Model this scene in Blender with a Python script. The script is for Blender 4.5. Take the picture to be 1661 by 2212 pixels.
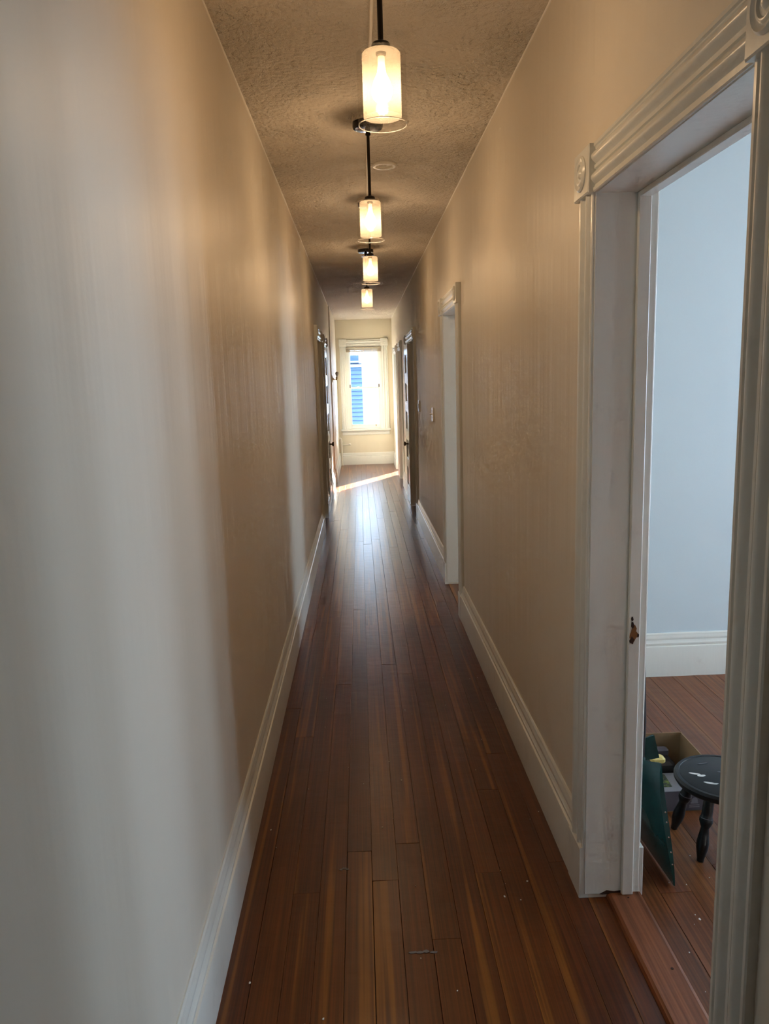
import bpy, math, random
from mathutils import Vector, Matrix
random.seed(7)
scene = bpy.context.scene
COL = scene.collection
for o in list(bpy.data.objects):
    bpy.data.objects.remove(o)

# ------------------------------------------------------------------ camera
F_PX, CAM_H = 1650.0, 1.6
YAW, PITCH, ROLL = 0.02782438, 0.16899562, -0.02972412
cy, sy, cp, sp = math.cos(YAW), math.sin(YAW), math.cos(PITCH), math.sin(PITCH)
fw = Vector((sy * cp, cy * cp, -sp)); rt = Vector((cy, -sy, 0)); up = rt.cross(fw)
r2 = rt * math.cos(ROLL) + up * math.sin(ROLL)
u2 = up * math.cos(ROLL) - rt * math.sin(ROLL)
cam_d = bpy.data.cameras.new('camera'); cam = bpy.data.objects.new('camera', cam_d); COL.objects.link(cam)
cam.matrix_world = Matrix(((r2.x, u2.x, -fw.x, 0), (r2.y, u2.y, -fw.y, 0), (r2.z, u2.z, -fw.z, CAM_H), (0, 0, 0, 1)))
cam_d.sensor_fit = 'VERTICAL'; cam_d.sensor_height = 24.0; cam_d.lens = 24.0 * F_PX / 2212.0
cam_d.clip_start = 0.02; cam_d.clip_end = 300
scene.camera = cam

# ------------------------------------------------------------------ light and exposure
SKY_STRENGTH = 5.6
SUN_STRENGTH = 62.0
BULB_WATTS = 4.8
vs = scene.view_settings
vs.view_transform = 'Standard'; vs.look = 'None'; vs.gamma = 1.0; vs.use_curve_mapping = False
vs.exposure = 1.12
world = bpy.data.worlds.new('sky'); scene.world = world; world.use_nodes = True
bg = world.node_tree.nodes['Background']
bg.inputs[0].default_value = (0.60, 0.79, 1.0, 1); bg.inputs[1].default_value = SKY_STRENGTH
sun_d = bpy.data.lights.new('sun', 'SUN'); sun_d.energy = SUN_STRENGTH; sun_d.angle = math.radians(1.2); sun_d.color = (1, .90, .76)
sun = bpy.data.objects.new('sun', sun_d); COL.objects.link(sun)
sun.rotation_euler = Vector((-1, -1.86, -0.95)).to_track_quat('-Z', 'Y').to_euler()
scene.cycles.use_denoising = True
scene.cycles.max_bounces = 8; scene.cycles.diffuse_bounces = 4; scene.cycles.glossy_bounces = 3
scene.cycles.use_adaptive_sampling = True; scene.cycles.adaptive_threshold = 0.07; scene.cycles.adaptive_min_samples = 16
scene.cycles.transparent_max_bounces = 16; scene.cycles.transmission_bounces = 8
scene.cycles.sample_clamp_indirect = 6.0
scene.cycles.caustics_reflective = False; scene.cycles.caustics_refractive = False
def portal(loc, direction, w, h):
    d = bpy.data.lights.new('window_portal', 'AREA'); d.shape = 'RECTANGLE'; d.size = w; d.size_y = h
    d.cycles.is_portal = True
    o = bpy.data.objects.new('window_portal', d); COL.objects.link(o); o.location = loc
    o.rotation_euler = Vector(direction).to_track_quat('-Z', 'Z').to_euler()

# ------------------------------------------------------------------ materials
def mat(name, col, rough=.5, metal=0.0, spec=.5, coat=0.0):
    m = bpy.data.materials.new(name); m.use_nodes = True
    b = m.node_tree.nodes['Principled BSDF']
    b.inputs['Base Color'].default_value = (*col, 1); b.inputs['Roughness'].default_value = rough
    b.inputs['Metallic'].default_value = metal; b.inputs['Specular IOR Level'].default_value = spec
    b.inputs['Coat Weight'].default_value = coat
    return m
def N(m, t, **kw):
    n = m.node_tree.nodes.new(t)
    for k, v in kw.items(): setattr(n, k, v)
    return n
def L(m, a, b): m.node_tree.links.new(a, b)
def bsdf(m): return m.node_tree.nodes['Principled BSDF']
def coords(m, scale, kind='Position'):
    if kind == 'Position': src = N(m, 'ShaderNodeNewGeometry').outputs['Position']
    else: src = N(m, 'ShaderNodeTexCoord').outputs[kind]
    mp = N(m, 'ShaderNodeMapping'); mp.inputs['Scale'].default_value = scale
    L(m, src, mp.inputs['Vector']); return mp.outputs['Vector']
def noise(m, vec, scale=1.0, detail=4, rough=.55, norm=True):
    n = N(m, 'ShaderNodeTexNoise'); n.normalize = norm; n.inputs['Scale'].default_value = scale
    n.inputs['Detail'].default_value = detail; n.inputs['Roughness'].default_value = rough
    L(m, vec, n.inputs['Vector']); return n.outputs['Fac']
def ramp(m, fac, stops):
    r = N(m, 'ShaderNodeValToRGB'); el = r.color_ramp.elements
    while len(el) < len(stops): el.new(.5)
    for e, (p, c) in zip(el, stops): e.position = p; e.color = (*c, 1)
    L(m, fac, r.inputs['Fac']); return r.outputs['Color']
def math_n(m, op, a, b):
    n = N(m, 'ShaderNodeMath', operation=op)
    for i, x in enumerate((a, b)):
        if isinstance(x, (int, float)): n.inputs[i].default_value = x
        else: L(m, x, n.inputs[i])
    return n.outputs[0]
def mixc(m, fac, a, b, mode='MIX'):
    n = N(m, 'ShaderNodeMix', data_type='RGBA', blend_type=mode)
    if isinstance(fac, (int, float)): n.inputs[0].default_value = fac
    else: L(m, fac, n.inputs[0])
    for i, x in ((6, a), (7, b)):
        if isinstance(x, tuple): n.inputs[i].default_value = (*x, 1)
        else: L(m, x, n.inputs[i])
    return n.outputs[2]
def bump(m, fac, strength, dist, prev=None):
    b = N(m, 'ShaderNodeBump'); b.inputs['Strength'].default_value = strength; b.inputs['Distance'].default_value = dist
    L(m, fac, b.inputs['Height'])
    if prev is not None: L(m, prev, b.inputs['Normal'])
    return b.outputs['Normal']
M = {}
def wall_paint(name, col, rough=.46, streak=1.0):
    m = mat(name, col, rough, spec=.45)
    v1 = coords(m, (6, 6, .2)); v2 = coords(m, (1.6, 1.6, .5)); v3 = coords(m, (90, 90, 90))
    n1 = noise(m, v1, 1.0, 3, .5); n2 = noise(m, v2, 1.0, 2, .5); n3 = noise(m, v3, 1.0, 2)
    b1 = bump(m, n2, .35 * streak, .03); b2 = bump(m, n1, .75 * streak, .013, b1); b3 = bump(m, n3, .12, .002, b2)
    L(m, b3, bsdf(m).inputs['Normal'])
    c = mixc(m, noise(m, coords(m, (1.3, 1.3, .6)), 1.0, 3), tuple(x * .97 for x in col), tuple(min(1, x * 1.02) for x in col))
    L(m, c, bsdf(m).inputs['Base Color'])
    rr = N(m, 'ShaderNodeMapRange'); rr.inputs[3].default_value = rough - .06; rr.inputs[4].default_value = rough + .1
    L(m, n1, rr.inputs[0]); L(m, rr.outputs[0], bsdf(m).inputs['Roughness'])
    return m
M['wall'] = wall_paint('beige_wall_paint', (.75, .69, .585))
M['room_wall'] = wall_paint('pale_room_paint', (.63, .735, .79), .6, .12)
M['end_wall'] = wall_paint('cream_wall_paint', (.66, .61, .48), .5, .5)
def ceiling_paint():
    m = mat('stippled_ceiling_paint', (.66, .59, .50), .85, spec=.3)
    n1 = noise(m, coords(m, (48, 48, 48)), 1.0, 3, .65)
    n2 = noise(m, coords(m, (3.0, 3.0, 3.0)), 1.0, 4, .6)
    n3 = noise(m, coords(m, (28, 28, 28)), 1.0, 3, .6)
    # stipple is denser in patches, flattened elsewhere
    amp = N(m, 'ShaderNodeMapRange'); amp.inputs[1].default_value = .38; amp.inputs[2].default_value = .62
    amp.inputs[3].default_value = .25; amp.inputs[4].default_value = 1.0; L(m, n2, amp.inputs[0])
    h = math_n(m, 'MULTIPLY', n1, amp.outputs[0])
    b1 = bump(m, h, 1.0, .035); b2 = bump(m, n3, .5, .02, b1)
    L(m, b2, bsdf(m).inputs['Normal'])
    L(m, mixc(m, n2, (.66, .59, .50), (.77, .71, .62)), bsdf(m).inputs['Base Color'])
    return m
M['ceiling'] = ceiling_paint()
def trim_paint(name, col, rough=.28):
    m = mat(name, col, rough, spec=.5)
    n1 = noise(m, coords(m, (40, 40, 6)), 1.0, 3); n2 = noise(m, coords(m, (9, 9, 9)), 1.0, 5, .65)
    L(m, bump(m, n1, .25, .003), bsdf(m).inputs['Normal'])
    L(m, ramp(m, n2, [(.22, tuple(x * .86 for x in col)), (.42, col), (1, col)]), bsdf(m).inputs['Base Color'])
    return m
M['trim'] = trim_paint('white_gloss_trim_paint', (.745, .75, .70))
M['raceway'] = mat('painted_wire_cover', (.70, .635, .54), .5)
M['trim_cap'] = trim_paint('cream_trim_paint', (.72, .69, .61), .35)
M['caulk'] = mat('pale_caulk', (.92, .88, .80), .4)
def wood(name, tones, light, grain=1.0, rough=(.276, .30), stripe=.6, kind='Object', coat=0.0):
    m = mat(name, (.2, .08, .03), .25, spec=.5)
    info = N(m, 'ShaderNodeObjectInfo')
    tc = N(m, 'ShaderNodeTexCoord')
    off = N(m, 'ShaderNodeVectorMath', operation='SCALE'); comb = N(m, 'ShaderNodeCombineXYZ')
    L(m, info.outputs['Random'], comb.inputs[0]); L(m, info.outputs['Random'], comb.inputs[1]); L(m, info.outputs['Random'], comb.inputs[2])
    L(m, comb.outputs[0], off.inputs[0]); off.inputs['Scale'].default_value = 37.0
    add = N(m, 'ShaderNodeVectorMath', operation='ADD'); L(m, tc.outputs[kind], add.inputs[0]); L(m, off.outputs[0], add.inputs[1])
    def mapped(s):
        mp = N(m, 'ShaderNodeMapping'); mp.inputs['Scale'].default_value = s; L(m, add.outputs[0], mp.inputs['Vector']); return mp.outputs['Vector']
    g1 = noise(m, mapped((170 * grain, 1.6, 3)), 1.0, 3, .6)
    g2 = noise(m, mapped((34 * grain, .55, 3)), 1.0, 3, .5)
    g3 = noise(m, mapped((2.2, 1.3, 2)), 1.0, 4, .6)
    base = ramp(m, info.outputs['Random'], [(i / max(1, len(tones) - 1), t) for i, t in enumerate(tones)])
    dark = mixc(m, ramp(m, g1, [(.35, (0, 0, 0)), (.75, (1, 1, 1))]), (.48, .42, .36), (1.15, 1.13, 1.1))
    c = mixc(m, 1.0, base, dark, 'MULTIPLY')
    st = ramp(m, g2, [(.56, (0, 0, 0)), (.66, (1, 1, 1))])
    stf = math_n(m, 'MULTIPLY', st, stripe)
    c = mixc(m, stf, c, light)
    worn = ramp(m, g3, [(.30, (.55, .5, .46)), (.48, (1, 1, 1)), (1, (1.1, 1.08, 1.05))])
    c = mixc(m, .8, c, worn, 'MULTIPLY')
    L(m, c, bsdf(m).inputs['Base Color'])
    rr = N(m, 'ShaderNodeMapRange'); rr.inputs[3].default_value = rough[0]; rr.inputs[4].default_value = rough[1]
    L(m, g3, rr.inputs[0]); L(m, rr.outputs[0], bsdf(m).inputs['Roughness'])
    w1 = noise(m, mapped((9, 17, 3)), 1.0, 3, .5, False)
    b1 = bump(m, w1, .16, .0022)
    L(m, b1, bsdf(m).inputs['Normal'])
    return m
M['plank'] = wood('varnished_fir', [(.092, .0185, .0036), (.145, .036, .0055), (.108, .023, .0042), (.17, .046, .0062), (.098, .0195, .0038), (.15, .038, .0056)], (.30, .110, .013), stripe=.55)
M['room_plank'] = wood('worn_fir', [(.18, .052, .018), (.225, .078, .023), (.19, .056, .019), (.26, .094, .025), (.165, .045, .017)], (.30, .125, .035), rough=(.29, .5), stripe=.35)
M['oak'] = wood('red_oak', [(.27, .095, .038), (.31, .11, .045)], (.15, .048, .019), grain=.55, rough=(.35, .5), stripe=.5)
M['subfloor'] = mat('dark_gap', (.02, .012, .008), .8)
M['black_metal'] = mat('dark_bronze_metal', (.022, .017, .014), .28, .7)
M['black_gloss'] = mat('black_gloss_metal', (.03, .028, .028), .10, .9)
M['brass'] = mat('aged_brass', (.30, .20, .08), .32, .9)
M['knob'] = mat('dark_bronze_knob', (.09, .06, .03), .3, .9)
M['door'] = trim_paint('door_paint', (.74, .72, .67), .24)
M['plastic_white'] = mat('white_plastic', (.82, .81, .78), .16)
M['plastic_black'] = mat('black_plastic', (.012, .012, .014), .35)
M['pipe'] = mat('cream_pipe_paint', (.80, .76, .66), .4)
M['blind'] = mat('tan_blind_slats', (.42, .36, .26), .5)
M['stool'] = mat('worn_black_paint', (.008, .0085, .010), .38, spec=.35)
M['kraft'] = mat('kraft_cardboard', (.26, .165, .085), .85)
M['silver_print'] = mat('grey_printed_card', (.105, .10, .125), .35)
M['white_print'] = mat('white_printed_card', (.26, .26, .29), .5)
M['cord'] = mat('pale_cord', (.62, .54, .42), .6)
M['flake'] = mat('white_paint_flakes', (.75, .74, .72), .7)
M['grey_residue'] = mat('grey_tape_residue', (.16, .15, .15), .6)
M['bare_wood'] = mat('bare_splintered_wood', (.22, .085, .02), .8)
M['dark_wood'] = mat('dark_splintered_wood', (.035, .014, .008), .9)
M['yellow'] = mat('yellow_plastic', (.75, .60, .20), .5)
def green_plastic():
    m = mat('dark_green_plastic', (.010, .055, .055), .22, spec=.6)
    n = noise(m, coords(m, (14, 14, 14)), 1.0, 4)
    L(m, ramp(m, n, [(.3, (.006, .042, .043)), (.7, (.012, .072, .070))]), bsdf(m).inputs['Base Color'])
    return m
M['green'] = green_plastic()
M['rivet'] = mat('bright_rivet', (.75, .78, .8), .25, 1.0)
def leaf_print():
    m = mat('green_leaf_print', (.2, .3, .05), .4)
    n = noise(m, coords(m, (70, 70, 70)), 1.0, 3)
    L(m, ramp(m, n, [(.42, (.01, .015, .008)), (.52, (.06, .10, .012)), (.64, (.22, .27, .04))]), bsdf(m).inputs['Base Color'])
    return m
M['leaf_print'] = leaf_print()
def thin_glass(name, tint=(1, 1, 1), refl=.10):
    m = bpy.data.materials.new(name); m.use_nodes = True; nt = m.node_tree
    for n in list(nt.nodes): nt.nodes.remove(n)
    out = N(m, 'ShaderNodeOutputMaterial'); mix = N(m, 'ShaderNodeMixShader')
    tr = N(m, 'ShaderNodeBsdfTransparent'); tr.inputs[0].default_value = (*tint, 1)
    gl = N(m, 'ShaderNodeBsdfGlossy'); gl.inputs['Roughness'].default_value = .02
    lw = N(m, 'ShaderNodeLayerWeight'); lw.inputs['Blend'].default_value = .5
    p4 = math_n(m, 'POWER', lw.outputs['Facing'], 4.0)
    L(m, math_n(m, 'ADD', math_n(m, 'MULTIPLY', p4, refl * 3), .04), mix.inputs[0]); L(m, tr.outputs[0], mix.inputs[1]); L(m, gl.outputs[0], mix.inputs[2])
    L(m, mix.outputs[0], out.inputs[0]); return m
M['glass'] = thin_glass('clear_window_glass', (.97, .98, 1.0), .12)
M['lamp_glass'] = thin_glass('clear_lamp_glass', (.97, .965, .955), .06)
def frosted(name, fac, tcol, dcol):
    m = bpy.data.materials.new(name); m.use_nodes = True; nt = m.node_tree
    for n in list(nt.nodes): nt.nodes.remove(n)
    out = N(m, 'ShaderNodeOutputMaterial'); mix = N(m, 'ShaderNodeMixShader'); mix.inputs[0].default_value = fac
    tr = N(m, 'ShaderNodeBsdfTransparent'); tr.inputs[0].default_value = (1, .98, .95, 1)
    tl = N(m, 'ShaderNodeBsdfTranslucent'); tl.inputs[0].default_value = (*tcol, 1)
    df = N(m, 'ShaderNodeBsdfDiffuse'); df.inputs[0].default_value = (*dcol, 1); ad = N(m, 'ShaderNodeAddShader')
    L(m, tl.outputs[0], ad.inputs[0]); L(m, df.outputs[0], ad.inputs[1])
    L(m, tr.outputs[0], mix.inputs[1]); L(m, ad.outputs[0], mix.inputs[2]); L(m, mix.outputs[0], out.inputs[0]); return m
M['frosted'] = frosted('frosted_white_glass', .42, (.058, .052, .042), (.11, .10, .085))
M['bulb'] = frosted('frosted_bulb_glass', .3, (.9, .85, .75), (.1, .1, .1))
M['bulb_off'] = mat('unlit_bulb_glass', (.45, .42, .38), .15)
M['white_siding'] = mat('white_house_siding', (.66, .66, .69), .7)
M['blue_siding'] = mat('blue_house_siding', (.026, .062, .135), .7)
M['blue_roof'] = mat('blue_slate_roof', (.028, .062, .140), .8)
M['pale_trim'] = mat('pale_blue_house_trim', (.11, .17, .19), .7)
M['ground'] = mat('yard_ground', (.10, .13, .10), .9)

# ------------------------------------------------------------------ mesh helpers
class MB:
    def __init__(s): s.v = []; s.f = []; s.mi = []
    def add(s, vs, fs, mi=0):
        b = len(s.v); s.v += [tuple(v) for v in vs]; s.f += [tuple(b + i for i in f) for f in fs]; s.mi += [mi] * len(fs); return s
    def box(s, x0, x1, y0, y1, z0, z1, mi=0):
        return s.add([(x, y, z) for z in (z0, z1) for x, y in ((x0, y0), (x1, y0), (x1, y1), (x0, y1))],
                     [(3, 2, 1, 0), (4, 5, 6, 7), (0, 1, 5, 4), (1, 2, 6, 5), (2, 3, 7, 6), (3, 0, 4, 7)], mi)
    def bbox(s, x0, x1, y0, y1, z0, z1, b=.002, mi=0):  # box with chamfered vertical-profile edges
        x0, x1 = sorted((x0, x1)); y0, y1 = sorted((y0, y1)); z0, z1 = sorted((z0, z1))
        rings = []
        for z, i in ((z0, b), (z0 + b, 0), (z1 - b, 0), (z1, b)):
            rings.append([(x0 + b + i * .999, y0 + i, z), (x1 - b - i * .999, y0 + i, z), (x1 - i, y0 + b + i * .999, z), (x1 - i, y1 - b - i * .999, z),
                          (x1 - b - i * .999, y1 - i, z), (x0 + b + i * .999, y1 - i, z), (x0 + i, y1 - b - i * .999, z), (x0 + i, y0 + b + i * .999, z)])
        return s.rings(rings, mi=mi)
    def rings(s, rings, cap=True, mi=0, closed=True):
        n = len(rings[0]); vs = [p for r in rings for p in r]; fs = []
        for k in range(len(rings) - 1):
            for i in range(n if closed else n - 1):
                j = (i + 1) % n; fs.append((k * n + i, k * n + j, (k + 1) * n + j, (k + 1) * n + i))
        if cap:
            fs.append(tuple(range(n - 1, -1, -1))); fs.append(tuple((len(rings) - 1) * n + i for i in range(n)))
        return s.add(vs, fs, mi)
    def sweep(s, prof, A, B, U, V, mi=0):
        A, B, U, V = map(Vector, (A, B, U, V))
        return s.rings([[A + U * u + V * v for u, v in prof], [B + U * u + V * v for u, v in prof]], mi=mi)
    def lathe(s, prof, org=(0, 0, 0), axis=(0, 0, 1), n=24, cap=True, mi=0):
        a = Vector(axis).normalized(); t = Vector((1, 0, 0)) if abs(a.x) < .9 else Vector((0, 1, 0))
        e1 = a.cross(t).normalized(); e2 = a.cross(e1); o = Vector(org)
        return s.rings([[o + a * h + (e1 * math.cos(6.2831853 * i / n) + e2 * math.sin(6.2831853 * i / n)) * max(r, 1e-5) for i in range(n)] for r, h in prof], cap, mi)
    def tube(s, pts, r, n=8, mi=0):
        pts = [Vector(p) for p in pts]; R = []
        for i, p in enumerate(pts):
            d = (pts[min(i + 1, len(pts) - 1)] - pts[max(i - 1, 0)]).normalized()
            t = Vector((0, 0, 1)) if abs(d.z) < .9 else Vector((1, 0, 0))
            e1 = d.cross(t).normalized(); e2 = d.cross(e1); rr = r[i] if isinstance(r, (list, tuple)) else r
            R.append([p + (e1 * math.cos(6.2831853 * k / n) + e2 * math.sin(6.2831853 * k / n)) * rr for k in range(n)])
        return s.rings(R, mi=mi)
    def mesh(s, name):
        import bmesh
        me = bpy.data.meshes.new(name); me.from_pydata(s.v, [], s.f)
        for p, i in zip(me.polygons, s.mi): p.material_index = i
        bm = bmesh.new(); bm.from_mesh(me); bmesh.ops.recalc_face_normals(bm, faces=bm.faces); bm.to_mesh(me); bm.free()
        return me
    def build(s, name, m, parent=None, smooth=0.0, loc=None):
        me = s.mesh(name)
        for mm in (m if isinstance(m, (list, tuple)) else [m]): me.materials.append(M[mm])
        if smooth:
            me.polygons.foreach_set('use_smooth', [True] * len(me.polygons))
            try: me.set_sharp_from_angle(angle=math.radians(smooth))
            except Exception: pass
        o = bpy.data.objects.new(name, me); COL.objects.link(o)
        if parent is not None: o.parent = parent
        if loc is not None: o.location = loc
        return o
def tag(o, label, cat, group=None, kind=None):
    o['label'] = label; o['category'] = cat
    if group: o['group'] = group
    if kind: o['kind'] = kind
    return o
def empty(name, loc=(0, 0, 0), rz=0.0):
    o = bpy.data.objects.new(name, None); COL.objects.link(o); o.location = loc; o.rotation_euler = (0, 0, rz); o.empty_display_size = .05
    return o
def copy_tree(o, parent=None):
    c = o.copy(); COL.objects.link(c)
    if parent is not None: c.parent = parent
    for ch in list(o.children): copy_tree(ch, c)
    return c

# ------------------------------------------------------------------ the shell
WL, WR, CH, END, BACK = -0.447, 0.656, 2.787, 15.05, -1.5
RX = 0.80            # room side of the right wall
HEAD = 2.08          # door opening height
D1, D2, D3, D4, D5 = (1.28, 2.12), (5.06, 5.87), (8.97, 9.77), (11.75, 12.62), (13.18, 14.05)
L1, L2 = (8.23, 9.10), (9.85, 10.56)
R1, R2, R5 = 4.3, 4.3, 3.0
def wall_along_y(x0, x1, y0, y1, openings, z0=0.0, z1=CH):
    m = MB(); y = y0
    for a, b, lo, hi in sorted(openings):
        m.box(x0, x1, y, a, z0, z1); m.box(x0, x1, a, b, hi, z1)
        if lo > z0: m.box(x0, x1, a, b, z0, lo)
        y = b
    m.box(x0, x1, y, y1, z0, z1); return m
dz = lambda d: (d[0], d[1], 0, HEAD)
o = wall_along_y(WL - .15, WL, BACK - .12, END + .15, [dz(L1), dz(L2)]).box(WL, WL + .018, 12.3, END, 0, CH).build('wall_left', 'wall')
tag(o, 'long beige painted hallway wall on the left with soft daylight', 'wall', kind='structure')
o = wall_along_y(WR, RX, BACK - .12, END + .15, [dz(d) for d in (D1, D2, D3, D4, D5)]).build('wall_right', 'wall')
tag(o, 'long beige painted hallway wall on the right with door openings', 'wall', kind='structure')
WIN = (-.215, .425, .70, 2.285)
m = MB()
m.box(WL - .15, WIN[0], END, END + .15, 0, CH); m.box(WIN[1], WR + .144, END, END + .15, 0, CH)
m.box(WIN[0], WIN[1], END, END + .15, 0, WIN[2]); m.box(WIN[0], WIN[1], END, END + .15, WIN[3], CH)
tag(m.build('wall_end', 'end_wall'), 'cream end wall of the hallway around the bright window', 'wall', kind='structure')
tag(MB().box(WL, WR, BACK - .12, BACK, 0, CH).build('wall_back', 'wall'), 'beige wall behind the viewer closing the hallway', 'wall', kind='structure')
tag(MB().box(WL - .15, 4.5, BACK - .2, END + .15, CH, CH + .2).build('ceiling', 'ceiling'), 'stippled off white hallway ceiling glowing warm from the lamps', 'ceiling', kind='structure')
for nm, x in (('trim_1', WL), ('trim_2', WR)):
    s = 1 if x < 0 else -1
    m = MB(); yy = BACK; pts = []
    while yy < END - .01:
        pts.append((x + s * .001, yy, CH - .001)); yy += .4
    pts.append((x + s * .001, END, CH - .001))
    rr = [random.uniform(.0035, .0070) for _ in pts]
    o = m.tube(pts, rr, 6).build(nm, 'caulk')
    tag(o, 'thin pale caulk line along the %s edge of the ceiling' % ('left' if x < 0 else 'right'), 'trim', kind='structure')

# rooms beside the hall
W1A, W1B, W1_FILL = (1.02, 1.48, .45, 2.45), (1.80, 2.45, .45, 2.45), (2.85, 3.65, .45, 2.45)  # third opening is an unseen window added for fill daylight
m = wall_along_y(R1, R1 + .15, BACK - .12, 3.86, [W1A, W1B, W1_FILL])
tag(m.build('wall_room_right', 'room_wall'), 'pale outer wall of the side room with its windows', 'wall', kind='structure')
tag(MB().box(RX, R1, 3.86, 3.96, 0, CH).build('wall_room_far', 'room_wall'), 'pale blue white wall seen through the nearest doorway', 'wall', kind='structure')
tag(MB().box(RX, R1, BACK - .12, BACK, 0, CH).build('wall_room_near', 'room_wall'), 'pale near wall of the side room', 'wall', kind='structure')
W2 = (5.95, 7.35, .45, 2.45)
m = wall_along_y(R2, R2 + .15, 3.86, 8.3, [W2]); m.box(RX, R2, 8.2, 8.3, 0, CH)
tag(m.build('wall_second_room', 'room_wall'), 'pale walls of the second room along the hall', 'wall', kind='structure')
m = MB(); m.box(R5, R5 + .15, 12.8, END + .15, 0, CH); m.box(RX, R5, 12.8, 12.9, 0, CH)
W5 = (1.02, 1.92, .65, 2.3)
m.box(RX, W5[0], END, END + .15, 0, CH); m.box(W5[1], R5, END, END + .15, 0, CH)
m.box(W5[0], W5[1], END, END + .15, 0, W5[2]); m.box(W5[0], W5[1], END, END + .15, W5[3], CH)
tag(m.build('wall_sunny_room', 'room_wall'), 'pale walls of the sunny room at the far end', 'wall', kind='structure')
for i, (y0, y1, z0, z1) in enumerate((W1A, W1B, W2, W1_FILL)):
    e = empty('window_%d' % (2, 3, 4, 6)[i], (R1 + .07, (y0 + y1) / 2, z0))
    tag(e, ['narrow side room window nearest the viewer', 'middle side room window', 'second room window', 'side room fill window added near its far wall'][i] + ' letting in daylight', 'window', kind='structure')
    hw = (y1 - y0) / 2; hz = z1 - z0
    f = MB().box(-.03, .03, -hw, -hw + .045, 0, hz).box(-.03, .03, hw - .045, hw, 0, hz).box(-.03, .03, -hw, hw, 0, .05).box(-.03, .03, -hw, hw, hz - .05, hz).box(-.03, .03, -hw, hw, hz / 2 - .02, hz / 2 + .02)
    f.build('sash', 'trim', e)
    portal((R1 + .16, (y0 + y1) / 2, (z0 + z1) / 2), (-1, 0, 0), hz, y1 - y0)
e = empty('window_5', ((W5[0] + W5[1]) / 2, END + .07, W5[2])); tag(e, 'narrow window of the sunny room', 'window', kind='structure')
MB().box(-.45, -.41, -.03, .03, 0, 1.65).box(.41, .45, -.03, .03, 0, 1.65).box(-.45, .45, -.03, .03, 0, .04).box(-.45, .45, -.03, .03, 1.61, 1.65).build('sash', 'trim', e)
portal(((W5[0] + W5[1]) / 2, END + .16, 1.475), (0, -1, 0), .9, 1.65)
portal(((WIN[0] + WIN[1]) / 2, END + .16, (WIN[2] + WIN[3]) / 2), (0, -1, 0), WIN[1] - WIN[0], WIN[3] - WIN[2])

# ------------------------------------------------------------------ floors with separate boards
def plank(parent, x0, x1, y0, y1, material):
    g, c, t = random.choice((.0001, .0002, .0003, .0010)), .0006, .012
    w, l = x1 - x0 - 2 * g, y1 - y0 - 2 * g
    cx, cyy = (x0 + x1) / 2, (y0 + y1) / 2
    dzz = random.uniform(-.0006, .0004); tilt = random.uniform(-.0005, .0005)
    def ring(i, z): return [(-w / 2 + i, -l / 2 + i, z - tilt), (w / 2 - i, -l / 2 + i, z + tilt), (w / 2 - i, l / 2 - i, z + tilt), (-w / 2 + i, l / 2 - i, z - tilt)]
    MB().rings([ring(0, -t), ring(0, -c), ring(c, 0)]).build('floor_plank', material, parent, loc=(cx, cyy, dzz))
fl = MB().box(WL - .15, RX, BACK - .12, END + .15, -.2, -.010).build('floor', 'subfloor')
tag(fl, 'dark varnished fir plank floor of the hallway', 'floor', kind='structure')
P0, PW = -.265, .0843
butts = {0: [2.205, 5.1, 8.3, 11.4], 3: [2.25, 4.9, 7.5, 10.6], 7: [2.265, 6.1, 9.4, 12.5], 6: [4.166, 7.3, 10.1], 1: [1.2, 3.9, 6.48, 9.9, 12.9], -1: [3.3, 5.38, 8.9, 11.9]}
for k in range(-3, 11):
    x0, x1 = P0 + k * PW, P0 + (k + 1) * PW
    x0c, x1c = max(x0, WL + .001), min(x1, WR - .001)
    if x1c - x0c > .006:
        bs = butts.get(k)
        if bs is None:
            bs = []; y = random.uniform(-.6, 1.4)
            while y < END - .6: bs.append(y); y += random.uniform(1.7, 3.6)
        ys = [BACK] + [b for b in bs if BACK < b < END] + [END]
        for a, b in zip(ys, ys[1:]): plank(fl, x0c, x1c, a, b, 'plank')
for d, xe in ((D1, .712), (D2, RX), (D3, RX), (D4, RX), (D5, RX)):
    plank(fl, WR, min(xe, WR + PW), d[0], d[1], 'plank')
    if xe > WR + PW: plank(fl, WR + PW, xe, d[0], d[1], 'room_plank')
for d in (L1, L2): plank(fl, WL - .15, WL, d[0], d[1], 'plank')
fr = MB().box(RX, R1 + .15, BACK - .12, 8.3, -.2, -.010).build('floor_room', 'subfloor')
tag(fr, 'worn reddish plank floor of the side room', 'floor', kind='structure')
x = .8
while x < R1 - .01:
    w = random.choice((.086, .086, .12, .10)); x1 = min(x + w, R1)
    ys = [BACK] + sorted(random.uniform(BACK + .8, 3.2) for _ in range(2)) + [3.86]
    for a, b in zip(ys, ys[1:]):
        if b - a > .2: plank(fr, x, x1, a, b, 'room_plank')
        else: plank(fr, x, x1, a, b, 'room_plank')
    if x < 1.9:
        for a, b in zip([3.96, 6.0], [6.0, 8.2]): plank(fr, x, x1, a, b, 'room_plank')
    x = x1
MB().box(1.9, R2, 3.97, 8.2, -.009, -.002).build('floor_board_field', 'room_plank', fr)
f5 = MB().box(RX, R5, 12.9, END, -.2, -.002).build('floor_sunny_room', 'room_plank'); tag(f5, 'plank floor of the sunny room at the far end', 'floor', kind='structure')

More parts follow.
